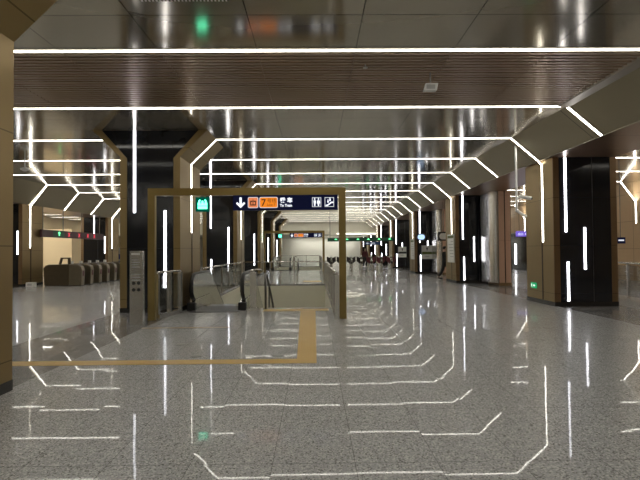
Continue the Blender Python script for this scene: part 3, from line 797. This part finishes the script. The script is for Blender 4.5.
# ------------------------------------------------------------------ notices on the right row
def make_map(label, loc, lines=True):
    root = empty('map_sign', loc, label, 'panel', 'pale map panels on the pillar sides')
    MB().box(-.04, 0, 0, 1.05, 0, 1.30).build('board', M['paper'], root, bevel=.008)
    MB().box(-.044, -.04, .06, .99, 1.12, 1.24).build('header', M['ink_green'], root)
    m = MB()
    for i in range(6): m.box(-.043, -.04, .1, .5 + .07 * ((i * 5) % 6), .95 - i * .14, .985 - i * .14)
    m.build('printed_text', M['ink_grey'], root)
    return root
mp_ = make_map('tall pale map panel on the nave side of the second right pillar', (NAVE_R - .02, 21.78, .93))
dup(mp_, (NAVE_R - .02, 30.62, .9), 'tall pale map panel on the nave side of the third right pillar')
def make_notice(label, loc, col):
    root = empty('notice_sign', loc, label, 'notice', 'white notices on black pillar fronts')
    MB().box(0, .66, -.03, 0, 0, .86).build('board', M['paper'], root, bevel=.006)
    MB().box(0.01, .65, -.034, -.03, .30, .46).build('band', col, root)
    MB().prism([(.26, .72), (.40, .72), (.36, .62), (.36, .54), (.30, .54), (.30, .62)], 'y', -.034, -.03).build('emblem', M['ink'], root)
    MB().box(.2, .46, -.034, -.03, .15, .19).build('printed_line', M['ink_grey'], root)
    return root
make_notice('white square notice with a green band on the black front of the third right pillar', (6.76, 30.422, .93), M['ink_green'])
make_notice('white square notice with a black band on the black front of the fourth right pillar', (6.80, 39.272, .90), M['ink'])
def make_screen(label, loc, face):
    root = empty('hanging_screen', loc, label, 'screen', 'small hanging screens beside the right pillars')
    MB().box(-.28, .28, -.05, .05, 0, .46).build('casing', M['ink'], root, bevel=.02)
    MB().prism(rrect(-.22, .22, .07, .39, .14), 'y', -.056, -.05).build('display', face, root)
    MB().tube([(0, 0, .46), (0, 0, 3.98 - loc[2])], .02, 8).build('hanger', M['steel_dark'], root)
    return root
make_screen('small blue lit screen hanging beside the third right pillar', (6.62, 29.95, 2.08), M['screen_blue'])
make_screen('small dark screen with a white face hanging just left of the second right pillar', (6.64, 24.8, 1.98), M['paper'])
ex = empty('exit_sign', (NAVE_R - .0205, 13.76, .40), 'small green exit plate low on the side of the nearest right pillar', 'sign')
MB().box(0, .012, 0, .36, 0, .16).build('plate', M['exit_green'], ex)
MB().prism([(.06, .08), (.15, .12), (.15, .095), (.20, .095), (.20, .065), (.15, .065), (.15, .04)], 'x', -.003, 0).build('arrow', M['exit_white'], ex)
MB().prism([(.25, .03), (.28, .07), (.26, .10), (.29, .13), (.33, .10), (.31, .06), (.33, .03), (.30, .05)], 'x', -.003, 0).build('running_figure', M['exit_white'], ex)

# ------------------------------------------------------------------ right aisle
railing('bronze framed glass railing in the right aisle at the right edge', (9.35, 12.6), (9.75, 16.6), 4, 1.08, .03, 'glass')
ps = empty('hanging_sign', (12.6, 30.0, 2.30), 'purple lit sign with white lettering hanging far in the right aisle', 'sign')
MB().box(0, 1.0, -.05, .05, 0, .34).build('board', M['purple_face'], ps)
for x in (.2, .8): MB().tube([(x, 0, .34), (x, 0, CEIL - 2.30)], .015, 8).build('hanger', M['steel_dark'], ps)
text('lettering', '出口', .17, (.10, -.052, .09), M['sign_white'], ps)
text('lettering', 'Exit', .16, (.54, -.052, .10), M['sign_white'], ps)
ns = empty('hanging_sign', (10.72, 17.0, 1.70), 'small navy sign hanging in the right aisle beside the nearest right pillar', 'sign')
MB().box(0, .30, -.04, .04, 0, .22).build('board', M['navy'], ns)
MB().box(.05, .25, -.044, -.04, .09, .14).build('printed_line', M['sign_white_soft'], ns)
MB().tube([(.15, 0, .22), (.15, 0, CEIL - 1.70)], .012, 8).build('hanger', M['steel_dark'], ns)

struct(MB().box(14.86, 15, 30.5, 40, 0, 2.7).build('wall_right_dark', M['black']))
for i, y in enumerate((32.6, 35.4)):
    tag(MB().box(14.8, 14.858, y, y + .12, .4, 1.9).build('wall_light_strip', M['light_cool']), f'upright light strip on the dark wall of the right aisle, {ORD[i]} from the camera', 'light', 'light strips on the right aisle wall')
# ------------------------------------------------------------------ people
def skin_mesh(name, verts, edges, radii, mat, parent, root=0, sub=2):
    me = bpy.data.meshes.new(name); me.from_pydata(verts, edges, [])
    o = bpy.data.objects.new('tmp', me); COL.objects.link(o)
    md = o.modifiers.new('skin', 'SKIN'); md.use_smooth_shade = True
    for i, r in enumerate(radii):
        sv = me.skin_vertices[0].data[i]; sv.radius = (r, r) if isinstance(r, (int, float)) else r; sv.use_root = (i == root)
    ss = o.modifiers.new('sub', 'SUBSURF'); ss.levels = sub; ss.render_levels = sub
    dg = bpy.context.evaluated_depsgraph_get(); dg.update()
    m2 = bpy.data.meshes.new_from_object(o.evaluated_get(dg)); m2.name = name
    bpy.data.objects.remove(o)
    m2.materials.clear(); m2.materials.append(mat)
    for p in m2.polygons: p.use_smooth = True
    q = bpy.data.objects.new(name, m2); COL.objects.link(q); q.parent = parent
    return q

def person(label, loc, rz, jacket, trousers, stride=.26, H=1.68):
    """walking figure facing -y in its own frame"""
    root = empty('person', loc, label, 'person', None, rz)
    k = H / 1.70
    V = []; E = []; R = []
    def add(p, r, par=None):
        V.append(tuple(c * k for c in p)); R.append(tuple(x * k for x in r) if isinstance(r, tuple) else r * k)
        if par is not None: E.append((par, len(V) - 1))
        return len(V) - 1
    pel = add((0, 0, .94), (.15, .105)); wa = add((0, 0, 1.10), (.135, .10), pel); ch = add((0, -.02, 1.30), (.165, .115), wa)
    nb = add((0, -.01, 1.44), (.065, .065), ch); nk = add((0, -.025, 1.50), .052, nb)
    hd = add((0, -.035, 1.58), (.073, .085), nk); tp = add((0, -.03, 1.665), (.06, .075), hd)
    legs = []; arms = []
    for s_ in (-1, 1):
        f_ = -s_ * stride
        hp_ = add((s_ * .095, 0, .88), .088, pel); kn = add((s_ * .10, f_ * .55 - .05, .48), .058, hp_)
        an = add((s_ * .10, f_ + (.05 if f_ > 0 else 0), .09 + (.05 if f_ > 0 else 0)), .04, kn); to = add((s_ * .11, f_ - .16, .035 + (.01 if f_ > 0 else 0)), .035, an)
        legs.append((hp_, kn, an, to))
        sh = add((s_ * .185, -.01, 1.38), .055, ch); el = add((s_ * .23, .04 - f_ * .2, 1.10), .042, sh); wr = add((s_ * .225, -.08 - f_ * .4, .88), .028, el)
        pm = add((s_ * .222, -.10 - f_ * .45, .82), (.035, .018), wr); arms.append((sh, el, wr))
        for j in range(4):
            a = add((s_ * .222, -.135 + .022 * j - f_ * .45, .775), .0095, pm); add((s_ * (.215), -.137 + .022 * j - f_ * .45, .725 + .008 * abs(j - 1.2)), .008, a)
        t1 = add((s_ * .205, -.15 - f_ * .45, .82), .0105, pm); add((s_ * .20, -.165 - f_ * .45, .785), .009, t1)
    skin_mesh('body', V, E, R, M['skin'], root)
    # face: nose, eyes, ears are shaped on the head as small pieces of the face
    # jacket: hem below the hips, sleeves to the wrists; trousers: one seat and two tapering legs
    jv = [(0, 0, .80), (0, 0, .93), (0, 0, 1.10), (0, -.02, 1.30), (0, -.01, 1.43)]; jr = [(.205, .155), (.19, .145), (.17, .13), (.195, .14), (.085, .085)]
    je = [(0, 1), (1, 2), (2, 3), (3, 4)]
    jv = [tuple(c * k for c in p) for p in jv]; jr = [tuple(c * k for c in p) for p in jr]
    for a in arms:
        b0 = len(jv); jv += [V[i] for i in a]; jr += [(.072 * k,) * 2, (.06 * k,) * 2, (.046 * k,) * 2]; je += [(3, b0), (b0, b0 + 1), (b0 + 1, b0 + 2)]
    skin_mesh('jacket', jv, je, jr, jacket, root)
    tv = [(0, 0, .98 * k), (0, 0, .90 * k)]; tr = [(.15 * k, .12 * k), (.14 * k, .12 * k)]; te = [(0, 1)]
    for lg in legs:
        b0 = len(tv); h_, kn_, an_ = (Vector(V[i]) for i in lg[:3])
        tv += [tuple(h_.lerp(kn_, .25)), tuple(kn_), tuple(an_)]; tr += [(.105 * k,) * 2, (.075 * k,) * 2, (.058 * k,) * 2]; te += [(1, b0), (b0, b0 + 1), (b0 + 1, b0 + 2)]
    skin_mesh('trousers', tv, te, tr, trousers, root)
    for lg in legs:
        a, t = V[lg[2]], V[lg[3]]
        hz_ = max(.045, a[2] - .04)
        skin_mesh('shoe', [(a[0], a[1] + .05, hz_), (a[0], a[1] - .02, hz_ + .005), ((a[0] + t[0]) / 2, (a[1] + t[1]) / 2 - .02, (hz_ + t[2]) / 2), (t[0], t[1] - .03, t[2] + .004)], [(0, 1), (1, 2), (2, 3)], [.05 * k, .058 * k, .052 * k, .042 * k], M['ink'], root)
    hz = 1.62 * k
    m = MB(); m.lathe([(.02 * k, .10 * k), (.055 * k, .09 * k), (.083 * k, .05 * k), (.092 * k, 0), (.085 * k, -.05 * k), (.03 * k, -.055 * k)], (0, .0 * k, hz), 16)
    
    for v_ in m.bm.verts: v_.co.y += .012 * k; v_.co.z += (.012 if v_.co.y < -.03 * k else -.0) * k
    m.build('hair', M['hair'], root, smooth=True)
    fc = MB(); y0 = -.100 * k
    fc.prism([(-.012 * k, hz - .055 * k), (.012 * k, hz - .055 * k), (.006 * k, hz - .012 * k), (-.006 * k, hz - .012 * k)], 'y', y0 - .012, y0 + .03)
    fc.build('nose', M['skin'], root)
    ey = MB()
    for s_ in (-1, 1): ey.lathe([(.009 * k, y0 - .001), (.009 * k, y0 + .03)], (s_ * .03 * k, 0, hz - .012 * k), 8, 'y')
    ey.box(-.022 * k, .022 * k, y0 + .001, y0 + .03, hz - .082 * k, hz - .074 * k)
    ey.build('eyes_and_mouth', M['ink'], root)
    return root
person('person in black walking, half hidden behind the second right pillar', (6.58, 24.35, 0), math.radians(55), M['cloth_black'], M['cloth_black'])
person('person in a maroon jacket walking behind the far ticket gates', (4.22, 40.6, 0), math.radians(8), M['cloth_maroon'], M['cloth_black'], .15)

# ------------------------------------------------------------------ camera
cam = bpy.data.cameras.new('camera'); co = bpy.data.objects.new('camera', cam); COL.objects.link(co)
cam.sensor_width = 36; cam.lens = 481 / 640 * 36; cam.clip_start = .05; cam.clip_end = 300
pitch, yaw, roll = math.atan(10 / 481), math.atan(5 / 481), .0075
fwd = Vector((math.sin(yaw) * math.cos(pitch), math.cos(yaw) * math.cos(pitch), math.sin(pitch)))
right = fwd.cross(Vector((0, 0, 1))).normalized(); up = right.cross(fwd)
r2 = right * math.cos(roll) - up * math.sin(roll); u2 = up * math.cos(roll) + right * math.sin(roll)
co.matrix_world = Matrix(((r2.x, u2.x, -fwd.x, 0), (r2.y, u2.y, -fwd.y, 0), (r2.z, u2.z, -fwd.z, EYE), (0, 0, 0, 1)))
SC.camera = co

# ------------------------------------------------------------------ world, view
w = bpy.data.worlds.new('world'); SC.world = w; w.use_nodes = True
w.node_tree.nodes['Background'].inputs[0].default_value = (.5, .48, .45, 1); w.node_tree.nodes['Background'].inputs[1].default_value = .05
vs_ = SC.view_settings
SC.display_settings.display_device = 'sRGB'
vs_.view_transform = 'Standard'; vs_.look = 'None'; vs_.gamma = 1; vs_.exposure = 0.65; vs_.use_curve_mapping = False
cy = SC.cycles
cy.use_denoising = True
try: cy.denoiser = 'OPENIMAGEDENOISE'
except Exception: pass
cy.max_bounces = 10; cy.diffuse_bounces = 5; cy.glossy_bounces = 6; cy.transparent_max_bounces = 16
cy.caustics_reflective = True; cy.sample_clamp_indirect = 6
